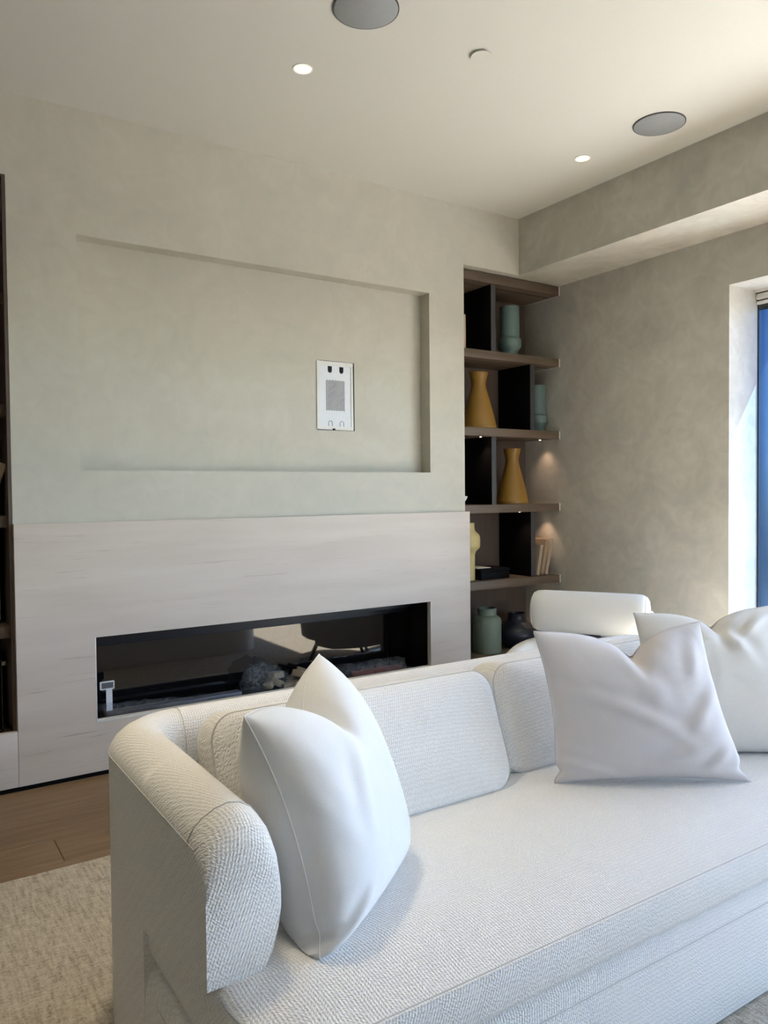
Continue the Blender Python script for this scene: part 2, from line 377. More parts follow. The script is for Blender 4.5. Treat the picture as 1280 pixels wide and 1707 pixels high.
# front wall: plaster chimney breast, heads over both niches, left return
bm = bmesh.new()
panel_with_holes(bm, 'y', XL, XR, 0.0, H, [(RX0, RX1, RZ0, RZ1), (FX0-0.04, FX1+0.05, FZ0-0.06, FZ1+0.04)], 0.0, 0.09)
panel_with_holes(bm, 'y', XL, XR, 0.0, H, [(FX0-0.04, FX1+0.05, FZ0-0.06, FZ1+0.04)], 0.09, NB)
add_box(bm, (XR, 0.0, ZB), (XW, NB, H)); add_box(bm, (NL, 0.0, ZB), (XL, NB, H)); add_box(bm, (X0, 0.0, 0.0), (NL, NB, H))
add_box(bm, (X0, NB, 0.0), (XW+0.3, NB+0.15, H))
struct(from_bm('wall_front', bm, 'plaster'), 'pale grey-green troweled plaster wall with a shallow television recess')
# right wall with sliding window
bm = bmesh.new(); panel_with_holes(bm, 'x', Y0, NB, 0.0, H, [(-5.0, WY, 0.0, WZ)], XW, XW+0.265)
struct(from_bm('wall_right', bm, 'plaster_r'), 'beige troweled plaster wall with a window opening')
bm = bmesh.new(); add_box(bm, (XB, Y0, ZB), (XW, 0.0, H)); struct(from_bm('beam', bm, 'plaster_r'), 'plastered ceiling beam along the right wall')
box('wall_left', (X0-0.2, Y0, 0), (X0, NB, H), 'plaster_r')['kind'] = 'structure'
bm = bmesh.new(); panel_with_holes(bm, 'y', X0, XW+0.265, 0.0, H, [(1.9, 3.1, 0.0, 2.5)], Y0-0.2, Y0)
struct(from_bm('wall_rear', bm, 'plaster_r'))
bm = bmesh.new(); add_box(bm, (XW+0.265, NB, 0), (XW+0.4, NB+0.15, H)); bm.free()
# window 1: sliding panels in a dark frame
w1 = struct(empty('window_1', (XW+0.29, WY, 0)), 'sliding window with dark frame in the right wall')
def wpart(name, lo, hi, mat, p, bev=0.003):
    o = box(name, lo, hi, mat, None, bev); o.parent = p; o.matrix_parent_inverse = Matrix.Translation(p.location).inverted(); return o
fx = XW+0.262
wpart('head_rail', (fx-0.03, -5.0, WZ-0.012), (fx+0.10, WY, WZ+0.01), 'alu', w1)
wpart('blind_rail', (fx-0.02, -5.0, WZ-0.05), (fx+0.02, WY-0.002, WZ-0.018), 'alu', w1, 0.006)
wpart('lower_rail', (fx-0.01, -5.0, WZ-0.075), (fx+0.012, WY-0.002, WZ-0.058), 'white', w1)
wpart('sill_rail', (fx-0.02, -5.0, -0.02), (fx+0.12, WY, 0.012), 'navyframe', w1)
wpart('frame_post', (fx+0.004, WY-0.005, -0.02), (fx+0.115, WY+0.05, WZ+0.01), 'navyframe', w1)
for k in range(3):
    y1 = WY - 0.0055 - (0, 0.26, 1.96)[k]; y0 = y1 - (0.26, 1.7, 1.85)[k]; xo = fx + 0.008 + 0.035*(k % 2)
    b = bmesh.new(); panel_with_holes(b, 'x', y0, y1, 0.012, WZ-0.012, [(y0+0.045, y1-(0.002 if k == 0 else 0.04), 0.07, WZ-0.10)], xo, xo+0.03)
    s = from_bm('sash', b, 'navyframe'); s.parent = w1; s.matrix_parent_inverse = Matrix.Translation(w1.location).inverted()
    g = box('pane', (xo+0.011, y0+0.04, 0.06), (xo+0.017, y1-0.001, WZ-0.09), 'tint' if k == 0 else 'clear'); g.parent = s; g.matrix_parent_inverse = Matrix.Translation(w1.location).inverted() @ Matrix.Identity(4)
    g.matrix_parent_inverse = Matrix.Identity(4); g.matrix_parent_inverse = s.matrix_parent_inverse.inverted() if False else Matrix.Identity(4)
w2 = struct(empty('window_2', (2.5, Y0-0.1, 0)), 'wide glazed doors in the rear wall')
for k in range(2):
    x0 = 1.9 + k*0.6
    b = bmesh.new(); panel_with_holes(b, 'y', x0, x0+0.6, 0.0, 2.5, [(x0+0.06, x0+0.54, 0.08, 2.44)], Y0-0.14, Y0-0.08)
    s = from_bm('sash', b, 'navyframe'); s.parent = w2; s.matrix_parent_inverse = Matrix.Translation(w2.location).inverted()
struct(box('eave', (XW+0.27, -9.0, 2.46), (XW+0.27+0.42, 2.0, 2.62), 'navyframe'), 'dark roof eave outside the window')
# outside: terrace and the dark distance beyond it
struct(box('terrace', (XW+0.5, -16, -0.2), (7.2, 3.0, -0.03), 'terrace'), 'sunlit stone terrace outside the window')
struct(box('terrace_rear', (-9, -16, -0.2), (XW+0.5, Y0-0.2, -0.03), 'terrace'))
bm = bmesh.new(); add_box(bm, (-600, -600, -9), (900, 900, -8)); struct(from_bm('ground', bm, 'slate'), 'dark slate coloured land beyond the terrace')

# ------------------------------------------------------------------ fireplace surround: stone slabs
fp = tag(empty('fireplace_surround', (1.1, -0.03, 0.0)), 'pale limestone fireplace surround with fine horizontal veins below the plaster recess', 'fireplace')
def at(o, p):
    o.parent = p; o.matrix_parent_inverse = Matrix.Translation(p.location).inverted(); return o
bm = bmesh.new(); panel_with_holes(bm, 'y', XL, 2.379, 0.022, ZS, [(FX0, FX1, FZ0, FZ1)], -0.03, -0.0005); at(from_bm('slab', bm, 'stone'), fp)
at(box('slab', (NL, -0.03, 0.022), (XL-0.0015, -0.0005, 0.262), 'stone', None, 0.001), fp)
at(box('slab', (X0, -0.03, 0.022), (NL-0.0015, -0.0005, ZS), 'stone', None, 0.001), fp)
at(box('slab', (2.3805, -0.03, 0.022), (XW-0.002, 0.05, 0.205), 'stone', None, 0.001), fp)
at(box('gap_shade', (X0, -0.02, 0.0), (XW-0.002, -0.0005, 0.0215), 'black'), fp)  # black strip paints the shade in the gap under the stone
# ------------------------------------------------------------------ firebox insert
fb = tag(empty('fireplace_insert', (1.13, 0.0, 0.2)), 'long black linear fireplace insert with a thin pale metal edge', 'fireplace')
D0, D1 = -0.026, 0.255
at(box('base_tray', (FX0-0.03, 0.001, 0.19), (FX1+0.04, D1, 0.198), 'blacksteel'), fb)
at(box('top_plate', (FX0-0.03, 0.001, 0.655), (FX1+0.04, D1, 0.665), 'blacksteel'), fb)
at(box('side_plate', (FX0-0.035, 0.001, 0.198), (FX0-0.025, D1, 0.655), 'blacksteel'), fb)
at(box('side_plate', (FX1+0.035, 0.001, 0.198), (FX1+0.045, D1, 0.655), 'blacksteel'), fb)
at(box('back_plate', (FX0-0.025, D1, 0.19), (FX1+0.035, D1+0.01, 0.665), 'blacksteel'), fb)
at(box('glass_back', (FX0+0.05, D1-0.012, 0.20), (FX1+0.012, D1-0.002, 0.540), 'blackglass'), fb)
at(box('baffle', (FX0-0.02, 0.15, 0.585), (FX1+0.03, D1-0.014, 0.655), 'blacksteel'), fb)
at(box('burner', (FX0+0.42, 0.05, 0.199), (FX1-0.12, 0.10, 0.225), 'blacksteel', None, 0.003), fb)
at(box('edge_trim', (FX0-0.001, -0.031, FZ0-0.001), (FX1+0.001, 0.004, FZ0+0.009), 'plasterlip', None, 0.0012), fb)
at(box('edge_trim', (FX0-0.001, -0.031, FZ0+0.006), (FX0+0.005, 0.004, FZ1), 'alu', None, 0.0012), fb)
at(box('edge_trim', (FX1-0.005, -0.031, FZ0+0.006), (FX1+0.001, 0.004, FZ1), 'alu', None, 0.0012), fb)
# things left in the firebox
tg = tag(empty('paper_tag', (0.29, 0.14, 0.199)), 'white paper T-shaped tag standing in the left end of the firebox', 'tag')
at(box('stem', (0.273, 0.140, 0.235), (0.301, 0.143, 0.352), 'white'), tg)
hd = at(box('head', (0.243, 0.136, 0.349), (0.311, 0.1395, 0.389), 'white', None, 0.004), tg)
at(box('grey_panel', (0.251, 0.1350, 0.355), (0.305, 0.1362, 0.383), 'greylabel'), tg)['label'] = 'dark grey panel'
def crumple(name, lo, hi, mat, parent=None, amp=0.012, nx=22, ny=5, nz=5, taper=None, sd=1):
    rn = random.Random(sd); rings = []
    for i in range(nx+1):
        t = i/nx; x = lo[0]+(hi[0]-lo[0])*t; s = taper(t) if taper else 1.0; ring = []
        cy, cz = (lo[1]+hi[1])/2, lo[2]
        m = 12
        for k in range(m):
            a = 2*PI*k/m; c_, s_ = math.cos(a), math.sin(a)
            sgn = lambda q: (1 if q >= 0 else -1)*abs(q)**0.55
            yy = cy + sgn(c_)*(hi[1]-lo[1])/2*s; zz = cz + (sgn(s_)*0.5+0.5)*(hi[2]-lo[2])*s
            ring.append((x+rn.uniform(-1, 1)*amp*0.7, yy+rn.uniform(-1, 1)*amp, max(lo[2], zz+rn.uniform(-1, 1)*amp)))
        rings.append(ring)
    return loft(name, rings, mat, parent, smooth=True)
pk = tag(empty('wrapped_bar', (0.5, 0.1, 0.199)), 'long bar in clear plastic wrap lying in the left end of the firebox', 'package')
at(box('bar', (0.262, 0.105, 0.2), (0.95, 0.165, 0.245), 'greymetal', None, 0.004), pk)
at(crumple('plastic', (0.240, 0.085, 0.199), (0.965, 0.185, 0.283), 'wrap', None, 0.006, 26, taper=lambda t: 1-0.55*t, sd=3), pk)
pk2 = tag(empty('plastic_bag', (1.2, 0.15, 0.199)), 'clear plastic bag of tan pieces at the middle of the firebox', 'bag')
rn = random.Random(5)
for k in range(9):
    cx, cy, cz = rn.uniform(1.12, 1.36), rn.uniform(0.13, 0.20), 0.222+0.03*(k % 3)
    at(box('piece', (-0.04, -0.025, -0.018), (0.04, 0.025, 0.018), 'tan', None, 0.006, Matrix.Translation((cx, cy, cz)) @ Matrix.Rotation(rn.uniform(-0.5, 0.5), 4, 'Y') @ Matrix.Rotation(rn.uniform(-1, 1), 4, 'Z')), pk2)
at(crumple('plastic', (0.985, 0.10, 0.199), (1.45, 0.225, 0.385), 'wrap', None, 0.014, 20, taper=lambda t: 0.75+0.25*math.sin(7*t)-0.25*t, sd=8), pk2)
pk3 = tag(empty('wrapped_bundle', (1.8, 0.15, 0.199)), 'rust red pieces in clear plastic at the right end of the firebox', 'package')
for k in range(5):
    cx = 1.68+0.065*k
    at(box('piece', (-0.035, -0.03, -0.018), (0.035, 0.03, 0.018), 'rust', None, 0.006, Matrix.Translation((cx, 0.14+0.01*(k % 2), 0.225)) @ Matrix.Rotation(0.3*(k % 3-1), 4, 'Z')), pk3)
at(crumple('plastic', (1.57, 0.095, 0.199), (1.99, 0.195, 0.29), 'wrap', None, 0.011, 20, sd=12), pk3)

# ------------------------------------------------------------------ wall box in the television recess
pb = tag(empty('wall_box', (1.52, 0.09, 1.81)), 'white metal recessed wall box with a perforated centre in the television recess', 'wall box')
bx0, bx1, bz0, bz1, by = 1.402, 1.632, 1.628, 2.002, 0.09
# flange with irregular plaster edge
bm = bmesh.new(); panel_with_holes(bm, 'y', bx0, bx1, bz0, bz1, [(bx0+0.014, bx1-0.014, bz0+0.018, bz1-0.022)], by-0.006, by-0.0005)
for v in bm.verts:
    if v.co.x < bx0+0.001 or v.co.x > bx1-0.001: v.co.x += random.uniform(-0.003, 0.003)
    if v.co.z < bz0+0.001 or v.co.z > bz1-0.001: v.co.z += random.uniform(-0.003, 0.003)
at(from_bm('flange', bm, 'plasterlip'), pb)
at(box('gap', (bx0+0.002, by-0.0015, bz0-0.004), (bx1+0.010, by-0.0004, bz1+0.004), 'hole'), pb)['label'] = 'black gap cut in the plaster'
at(box('panel', (bx0+0.014, by-0.003, bz0+0.018), (bx1-0.014, by-0.001, bz1-0.022), 'metalplate'), pb)
b = bmesh.new()
px0, px1, pz0, pz1 = bx0+0.060, bx1-0.058, 1.735, 1.902
nx_, nz_ = 15, 23
for i in range(nx_):
    for j in range(nz_):
        cx = px0+(px1-px0)*i/(nx_-1); cz = pz0+(pz1-pz0)*(j+(0.5 if i % 2 else 0))/nz_
        vs = [b.verts.new((cx+0.0032*math.cos(2*PI*k/6), by-0.0034, cz+0.0032*math.sin(2*PI*k/6))) for k in range(6)]; b.faces.new(vs)
o = at(from_bm('perforation', b, 'hole'), pb); o['kind'] = 'stuff'
def ushape(cx, zc, w, h, up):
    pts = [(-w, h), (w, h)] if up else [(-w, -h), (w, -h)]
    arc = [(w*math.cos(a), (-h+w*0.2)-w*math.sin(a) if up else (h-w*0.2)+w*math.sin(a)) for a in [PI*k/10 for k in range(11)]]
    return [(cx+p[0], zc+p[1]) for p in pts+arc] if up else [(cx+p[0], zc+p[1]) for p in [(-w, -h), (w, -h)]+arc]
for cx in (bx0+0.083, bx0+0.156):
    p2 = ushape(cx, bz1-0.038, 0.013, 0.013, True)
    b = bmesh.new(); b.faces.new([b.verts.new((x, by-0.0035, z)) for x, z in p2]); r = bmesh.ops.extrude_face_region(b, geom=b.faces[:])
    for v in [e for e in r['geom'] if isinstance(e, bmesh.types.BMVert)]: v.co.y += 0.0012
    at(from_bm('knockout_hole', b, 'hole'), pb)
    arc = [(cx-0.012, by-0.004, bz0+0.020)]+[(cx+0.012*math.cos(PI-PI*k/10), by-0.004, bz0+0.036+0.012*math.sin(PI*k/10)) for k in range(11)]+[(cx+0.012, by-0.004, bz0+0.020)]
    at(tube('knockout', arc, 0.0012, 'charcoal'), pb)
at(box('notch', (bx0+0.095, by-0.0072, bz0-0.004), (bx0+0.112, by-0.0062, bz0+0.006), 'hole', None), pb)

# ------------------------------------------------------------------ shelving niches
LV = [0.225, 0.710, 1.192, 1.676, 2.160]            # shelf tops
def puck(parent, x, y, z, power=0.5):
    o = at(lathe('puck_light', [(0.0, 0), (0.012, 0), (0.012, -0.0012), (0.0, -0.0012)], 'charcoal', None, (x, y, z), 16), parent)
    e = at(lathe('lens', [(0.0, 0), (0.006, 0), (0.006, -0.001), (0.0, -0.001)], 'puckglow', None, (x, y, z-0.0012), 12), o)
    e.matrix_parent_inverse = Matrix.Identity(4); e.parent = o; e.matrix_parent_inverse = (Matrix.Translation(parent.location).inverted()).inverted() if False else Matrix.Identity(4)
    ld = bpy.data.lights.new('puck_lamp', 'SPOT'); ld.energy = power; ld.color = (1.0, 0.66, 0.45); ld.spot_size = math.radians(95); ld.spot_blend = 0.9; ld.shadow_soft_size = 0.008
    lo = bpy.data.objects.new('puck_lamp', ld); COL.objects.link(lo); lo.location = (x, y, z-0.006)
def shelving(name, x0, x1, divs, label, pucks):
    u = tag(empty(name, ((x0+x1)/2, 0.22, 0.2)), label, 'shelving')
    at(box('back_panel', (x0+0.001, NB-0.012, 0.205), (x1-0.001, NB-0.001, ZB-0.001), 'walnut_d'), u)
    at(box('top_panel', (x0+0.001, YS, 2.583), (x1-0.008, NB-0.012, ZB-0.006), 'walnut', None, 0.0015), u)
    at(box('base_board', (x0+0.001, YS-0.005, 0.2055), (x1-0.001, NB-0.012, LV[0]), 'walnut', None, 0.0015), u)
    for z in LV[1:]:
        at(box('shelf', (x0+0.001, YS, z-0.052), (x1-0.009, NB-0.012, z), 'walnut', None, 0.0015), u)
        at(box('groove', (x0+0.002, YS+0.085, z-0.0526), (x1-0.010, YS+0.093, z-0.0518), 'hole'), u)
        at(box('end_cap', (x1-0.0088, YS-0.001, z-0.053), (x1-0.001, NB-0.012, z+0.001), 'plasterlip'), u)
    at(box('groove', (x0+0.002, YS+0.085, 2.5824), (x1-0.010, YS+0.093, 2.5832), 'hole'), u)
    at(box('end_cap', (x1-0.0078, YS-0.001, 2.583), (x1-0.001, NB-0.012, ZB-0.006), 'plasterlip'), u)
    for (x, k) in divs:
        top = (LV[k+1]-0.052) if k < 4 else 2.583
        dv = at(box('divider', (x-0.019, YS+0.020, LV[k]+0.0005), (x+0.019, NB-0.013, top-0.0005), 'black', None, 0.001), u)
        dv['label'] = 'black divider board'
        at(box('divider_edge', (x-0.0185, YS+0.017, LV[k]+0.001), (x+0.0185, YS+0.020, top-0.001), 'charcoal'), u)
    for (x, y, k) in pucks: puck(u, x, y, LV[k]-0.052)
    return u
su = shelving('shelving_unit', XR, XW, [(2.662, 4), (2.998, 3), (2.662, 2), (3.000, 1)], 'walnut shelving unit in the niche right of the fireplace, black dividers', [(2.587, 0.11, 3), (3.165, 0.17, 3), (2.908, 0.10, 2), (3.165, 0.17, 2), (3.165, 0.17, 1)])
sul = shelving('shelving_unit', NL, XL, [(-0.62, 4), (-0.42, 3), (-0.62, 2), (-0.42, 1)], 'dark walnut shelving unit at the left frame edge beside the fireplace', [])
at(box('side_panel', (XL-0.014, 0.002, 0.263), (XL-0.0005, NB-0.013, ZB-0.002), 'walnut_d'), sul)

# vases (lathe profiles from the base up)
def shelf_z(k): return LV[k]+0.0005
def vase(name, prof, mat, x, y, k, label, group=None, cat='vase'):
    o = lathe(name, prof, mat, None, (0, 0, 0)); o.location = (x, y, shelf_z(k)); return tag(o, label, cat, group)
def ribbed(r, h):
    return [(0, 0), (r*0.86, 0), (r*0.88, h*0.10), (r*0.90, h*0.13), (r*1.15, h*0.19), (r*1.18, h*0.21), (r*1.18, h*0.335), (r*1.13, h*0.36), (r*1.0, h*0.375), (r*0.98, h*0.385), (r*0.98, h*0.415), (r, h*0.43), (r, h*0.985), (r*0.97, h), (r*0.86, h), (r*0.84, h*0.6), (0, h*0.58)]
vase('vase', ribbed(0.064, 0.328), 'teal', 2.892, 0.170, 4, 'tall teal cylinder vase with raised collar on the top shelf', 'teal collar vases')
vase('vase', ribbed(0.058, 0.318), 'teal', 3.168, 0.200, 3, 'teal collar vase behind the black divider, beside the plaster wall', 'teal collar vases')
def carafe(h, r):
    return [(0, 0), (r*0.97, 0), (r, h*0.01), (r*0.99, h*0.055), (r*0.97, h*0.06), (r*0.88, h*0.2), (r*0.62, h*0.5), (r*0.42, h*0.72), (r*0.385, h*0.80), (r*0.42, h*0.86), (r*0.53, h*0.985), (r*0.52, h), (r*0.45, h), (r*0.34, h*0.84), (0, h*0.7)]
vase('vase', carafe(0.365, 0.116), 'ochre', 2.632, 0.18, 3, 'ochre yellow conical carafe vase on the second shelf down, nearest the plaster wall edge', 'ochre carafe vases')
vase('vase', carafe(0.365, 0.108), 'ochre', 2.908, 0.17, 2, 'ochre carafe vase standing right of a black divider, one shelf lower', 'ochre carafe vases')
vase('vase', [(0, 0), (0.048, 0), (0.050, 0.01), (0.050, 0.165), (0.056, 0.185), (0.082, 0.21), (0.084, 0.225), (0.084, 0.275), (0.078, 0.29), (0.052, 0.315), (0.048, 0.33), (0.047, 0.365), (0.044, 0.368), (0.038, 0.368), (0.036, 0.3), (0, 0.28)], 'butter', 2.520, 0.170, 1, 'pale butter yellow vase with a wide collar, half hidden by the stone')
vase('jar', [(0, 0), (0.088, 0), (0.094, 0.008), (0.094, 0.205), (0.088, 0.225), (0.070, 0.240), (0.062, 0.244), (0.061, 0.250), (0.063, 0.288), (0.059, 0.291), (0.053, 0.290), (0.052, 0.24), (0.08, 0.21), (0.08, 0.02), (0, 0.02)], 'sage', 2.695, 0.185, 0, 'sage green wide-mouthed jar on the lowest board', None, 'jar')
vase('vase', [(0, 0), (0.060, 0), (0.085, 0.012), (0.135, 0.055), (0.152, 0.085), (0.150, 0.105), (0.12, 0.14), (0.075, 0.170), (0.060, 0.185), (0.058, 0.215), (0.062, 0.226), (0.056, 0.228), (0.05, 0.2), (0.1, 0.14), (0.12, 0.09), (0, 0.02)], 'navy', 2.985, 0.215, 0, 'squat navy black bulbous vase on the lowest board')
vase('bowl', [(0, 0), (0.03, 0), (0.034, 0.006), (0.06, 0.04), (0.064, 0.055), (0.060, 0.056), (0.054, 0.04), (0, 0.012)], 'white', 2.387, 0.10, 2, 'small white bowl mostly hidden behind the plaster edge', None, 'bowl')
# books and boxes
def book(name, w, d, h, mat, mtx, label, group=None):
    """spine toward -y: w thickness, d depth, h height; pages set back from the covers"""
    e = tag(empty(name), label, 'book', group); e.matrix_world = mtx
    t = 0.003
    for lo, hi, nm, m in [((-w/2, 0, 0), (-w/2+t, d, h), 'cover', mat), ((w/2-t, 0, 0), (w/2, d, h), 'cover', mat), ((-w/2+t, 0, 0), (w/2-t, t, h), 'spine', mat), ((-w/2+t, t, 0.004), (w/2-t, d-0.005, h-0.004), 'pages', 'paper')]:
        box(nm, lo, hi, m, e, 0.0008)
    return e
G = 'books leaning on the right wall'
for k, (x, w, h, lean, mt, lb) in enumerate([(3.060, 0.026, 0.205, 0.185, 'book2', 'leftmost and shortest of three sand coloured books leaning by the plaster wall'), (3.098, 0.026, 0.238, 0.21, 'book1', 'middle one of three leaning sand coloured books'), (3.136, 0.024, 0.246, 0.24, 'book2', 'rightmost of three leaning books, touching the plaster wall')]):
    m_ = Matrix.Translation((x, 0.085, shelf_z(1)+math.sin(lean)*w/2)) @ Matrix.Rotation(lean, 4, 'Y')
    book('book', w, 0.16, h, mt, m_, lb, G)
m_ = Matrix.Translation((2.440, 0.09, shelf_z(4)))
book('book', 0.03, 0.15, 0.215, 'book2', m_, 'cream upright book on the top shelf, just showing past the plaster edge')
bb = tag(empty('box', (2.67, 0.2, shelf_z(1))), 'flat black box with pale papers on it, behind the butter yellow vase', 'box')
at(box('body', (2.580, 0.105, shelf_z(1)), (2.822, 0.30, shelf_z(1)+0.05), 'black', None, 0.003), bb)
at(box('lid', (2.576, 0.101, shelf_z(1)+0.05), (2.826, 0.304, shelf_z(1)+0.068), 'black', None, 0.003), bb)
pp = tag(box('papers', (2.590, 0.15, shelf_z(1)+0.0685), (2.70, 0.29, shelf_z(1)+0.073), 'paper', None, 0.001), 'thin sheaf of white paper lying on the flat black box', 'papers')
# left niche contents
m_ = Matrix.Translation((-0.235, 0.07, shelf_z(2)+0.006)) @ Matrix.Rotation(0.33, 4, 'Y')
book('book', 0.03, 0.18, 0.235, 'book1', m_, 'brown book leaning to the right in the left niche')
for k, (z1, lb) in zip((1, 0), ((0.40, 'upper black storage box in the dark left niche'), (0.335, 'lower black storage box with a steel clasp in the left niche'))):
    e = tag(empty('storage_box', (-0.35, 0.2, shelf_z(k))), lb, 'box', 'black storage boxes')
    at(box('body', (-0.395, 0.13, shelf_z(k)), (-0.172, 0.33, shelf_z(k)+z1), 'black', None, 0.012, None, 3), e)
    zz = [(-0.388, shelf_z(k)+0.012), (-0.180, shelf_z(k)+0.012), (-0.176, shelf_z(k)+0.02), (-0.176, shelf_z(k)+z1-0.01), (-0.388, shelf_z(k)+z1-0.01)]
    at(tube('edging', [(x, 0.1292, z) for x, z in zz], 0.0015, 'steel', None, 6, True), e)
    if k == 0: at(box('clasp', (-0.176, 0.122, shelf_z(k)+0.300), (-0.158, 0.132, shelf_z(k)+0.318), 'steel', None, 0.003), e)

# ------------------------------------------------------------------ ceiling fittings
def disc(name, x, y, r, mat, label, cat, group, drop=0.004):
    e = tag(empty(name, (x, y, H)), label, cat, group)
    at(lathe('rim', [(r-0.004, 0), (r, 0), (r, -drop), (r-0.004, -drop)], 'charcoal' if mat == 'grille' else 'white', None, (x, y, H-0.0003), 48, 40, True), e)
    at(lathe('grille' if mat == 'grille' else 'cover', [(0, 0), (r-0.0045, 0), (r-0.0045, -drop-0.001), (r-0.006, -drop-0.002), (0, -drop-0.002)], mat, None, (x, y, H-0.0003), 48), e)
    return e
disc('ceiling_speaker', 0.871, -1.295, 0.119, 'grille', 'large round grey ceiling speaker cut by the upper frame edge', 'speaker', 'ceiling speakers')
disc('ceiling_speaker', 2.494, -1.298, 0.119, 'grille', 'round grey ceiling speaker near the plastered beam', 'speaker', 'ceiling speakers')
e = tag(empty('sprinkler_cover', (1.409, -1.291, H)), 'small round white cover plate between the ceiling speakers', 'cover plate')
at(lathe('plate', [(0, 0), (0.042, 0), (0.042, -0.003), (0, -0.003)], 'ceil', None, (1.409, -1.291, H-0.006), 40), e)
at(lathe('collar', [(0, 0), (0.032, 0), (0.032, -0.006), (0, -0.006)], 'white', None, (1.409, -1.291, H), 32), e)
for (x, y, lb) in [(-0.753, -0.83, 'recessed downlight left of the frame, above the bare floor'), (-0.05, -1.70, 'recessed downlight above the left sofa arm, just outside the frame'), (0.862, -0.826, 'lit recessed downlight beside the larger ceiling speaker'), (2.477, -0.842, 'lit recessed downlight close to the corner of the room')]:
    e = tag(empty('downlight', (x, y, H)), lb, 'downlight', 'recessed downlights')
    at(lathe('trim', [(0.036, 0), (0.042, 0), (0.042, -0.002), (0.036, -0.002)], 'white', None, (x, y, H-0.0003), 40, 40, True), e)
    at(lathe('lens', [(0, 0), (0.0355, 0), (0.0355, -0.0012), (0, -0.0012)], 'glow', None, (x, y, H-0.0003), 32), e)
    ld = bpy.data.lights.new('downlight_lamp', 'SPOT'); ld.energy = 28 if y < -1.5 else 7; ld.color = (1, 0.88, 0.66); ld.spot_size = math.radians(100 if y < -1.5 else 92); ld.spot_blend = 1.0; ld.shadow_soft_size = 0.14 if y < -1.5 else 0.035
    lo = bpy.data.objects.new('downlight_lamp', ld); COL.objects.link(lo); lo.location = (x, y, H-0.02)

# ------------------------------------------------------------------ rug
rb = bmesh.new(); add_box(rb, (-2.6, -4.2, 0.0005), (2.95, -0.872, 0.012), 0.004, 2)
tag(from_bm('rug', rb, 'rug', None, True, 40), 'beige mottled woven wool rug under the white sofa', 'rug')

# ------------------------------------------------------------------ sofa
RUGZ = 0.0125
SX0, SX1, SYB, SYF = -0.175, 1.95, -1.60, -2.602
sf = tag(empty('sofa', ((SX0+SX1)/2, -2.1, RUGZ)), 'white textured upholstered sofa with rounded arms, its back to the fireplace', 'sofa')
SZ = 0.447                                            # seat height
def arc_path(r, n=12):
    """outer plan outline: left arm front -> corner -> back -> corner -> right arm front; (x, y, nx, ny) with the inward normal"""
    P = []
    yf = -2.41
    for k in range(14): P.append((SX0, yf+(SYB-r-yf)*k/14, 1, 0))
    for k in range(n+1):
        a = PI - (PI/2)*k/n; P.append((SX0+r+r*math.cos(a), SYB-r+r*math.sin(a), -math.cos(a), -math.sin(a)))
    for k in range(1, 24): P.append((SX0+r+(SX1-SX0-2*r)*k/24, SYB, 0, -1))
    for k in range(n+1):
        a = PI/2 - (PI/2)*k/n; P.append((SX1-r+r*math.cos(a), SYB-r+r*math.sin(a), -math.cos(a), -math.sin(a)))
    for k in range(1, 15): P.append((SX1, (SYB-r)+(yf-SYB+r)*k/14, -1, 0))
    return P
PATH = arc_path(0.20)
SEC = [(0.0, 0.0), (0.0, 0.25), (0.0, 0.5), (0.0, 0.78), (0.003, 0.835), (0.012, 0.89), (0.028, 0.94), (0.05, 0.98), (0.075, 1.0), (0.098, 0.985), (0.118, 0.94), (0.134, 0.86), (0.144, 0.74), (0.149, 0.6), (0.149, 0.45), (0.143, 0.30), (0.134, 0.16), (0.122, 0.06), (0.105, 0.0)]
ZT = 0.720
def section(p, z0, z1, scale=1.0):
    x, y, nx, ny = p; out = []; zr = SZ-0.004
    for (w, t) in SEC:
        z = z0 if t == 0 else zr + (z1-zr)*t
        out.append((x+nx*w*scale, y+ny*w*scale, z))
    return out
rings = []
NOTCH = -2.045
def z0_at(y): return RUGZ if y > NOTCH else SZ - 0.004 - max(0.0, min(1.0, (y+2.42)/0.36))*0.070
NP = len(PATH)
for i, p in enumerate(PATH):
    if i == 0 or i == NP-1:
        x, y, nx, ny = p
        seq = [(-0.012, 0.90, 0.085), (-0.004, 0.955, 0.05), (0.012, 0.985, 0.022), (0.035, 0.997, 0.007), (0.06, 1.0, 0.0)]
        rr = []
        for (dy, sc, dz) in seq:
            rr.append(section((x, y+dy, nx, ny), z0_at(y+dy), ZT-dz, sc))
        if i == 0: rings += rr
        else: rings += rr[::-1]
    elif p[1] > -2.34:
        if rings and i < NP//2 and p[1] > NOTCH and PATH[i-1][1] <= NOTCH:
            q = (p[0], NOTCH, p[2], p[3]); rings += [section(q, z0_at(NOTCH), ZT), section(q, RUGZ, ZT)]
        if i > NP//2 and p[1] <= NOTCH and PATH[i-1][1] > NOTCH:
            q = (p[0], NOTCH, p[2], p[3]); rings += [section(q, RUGZ, ZT), section(q, z0_at(NOTCH), ZT)]
        rings.append(section(p, z0_at(p[1]), ZT))
at(loft('arm_and_back', rings, 'sofa', None, True, True, True, 50), sf)
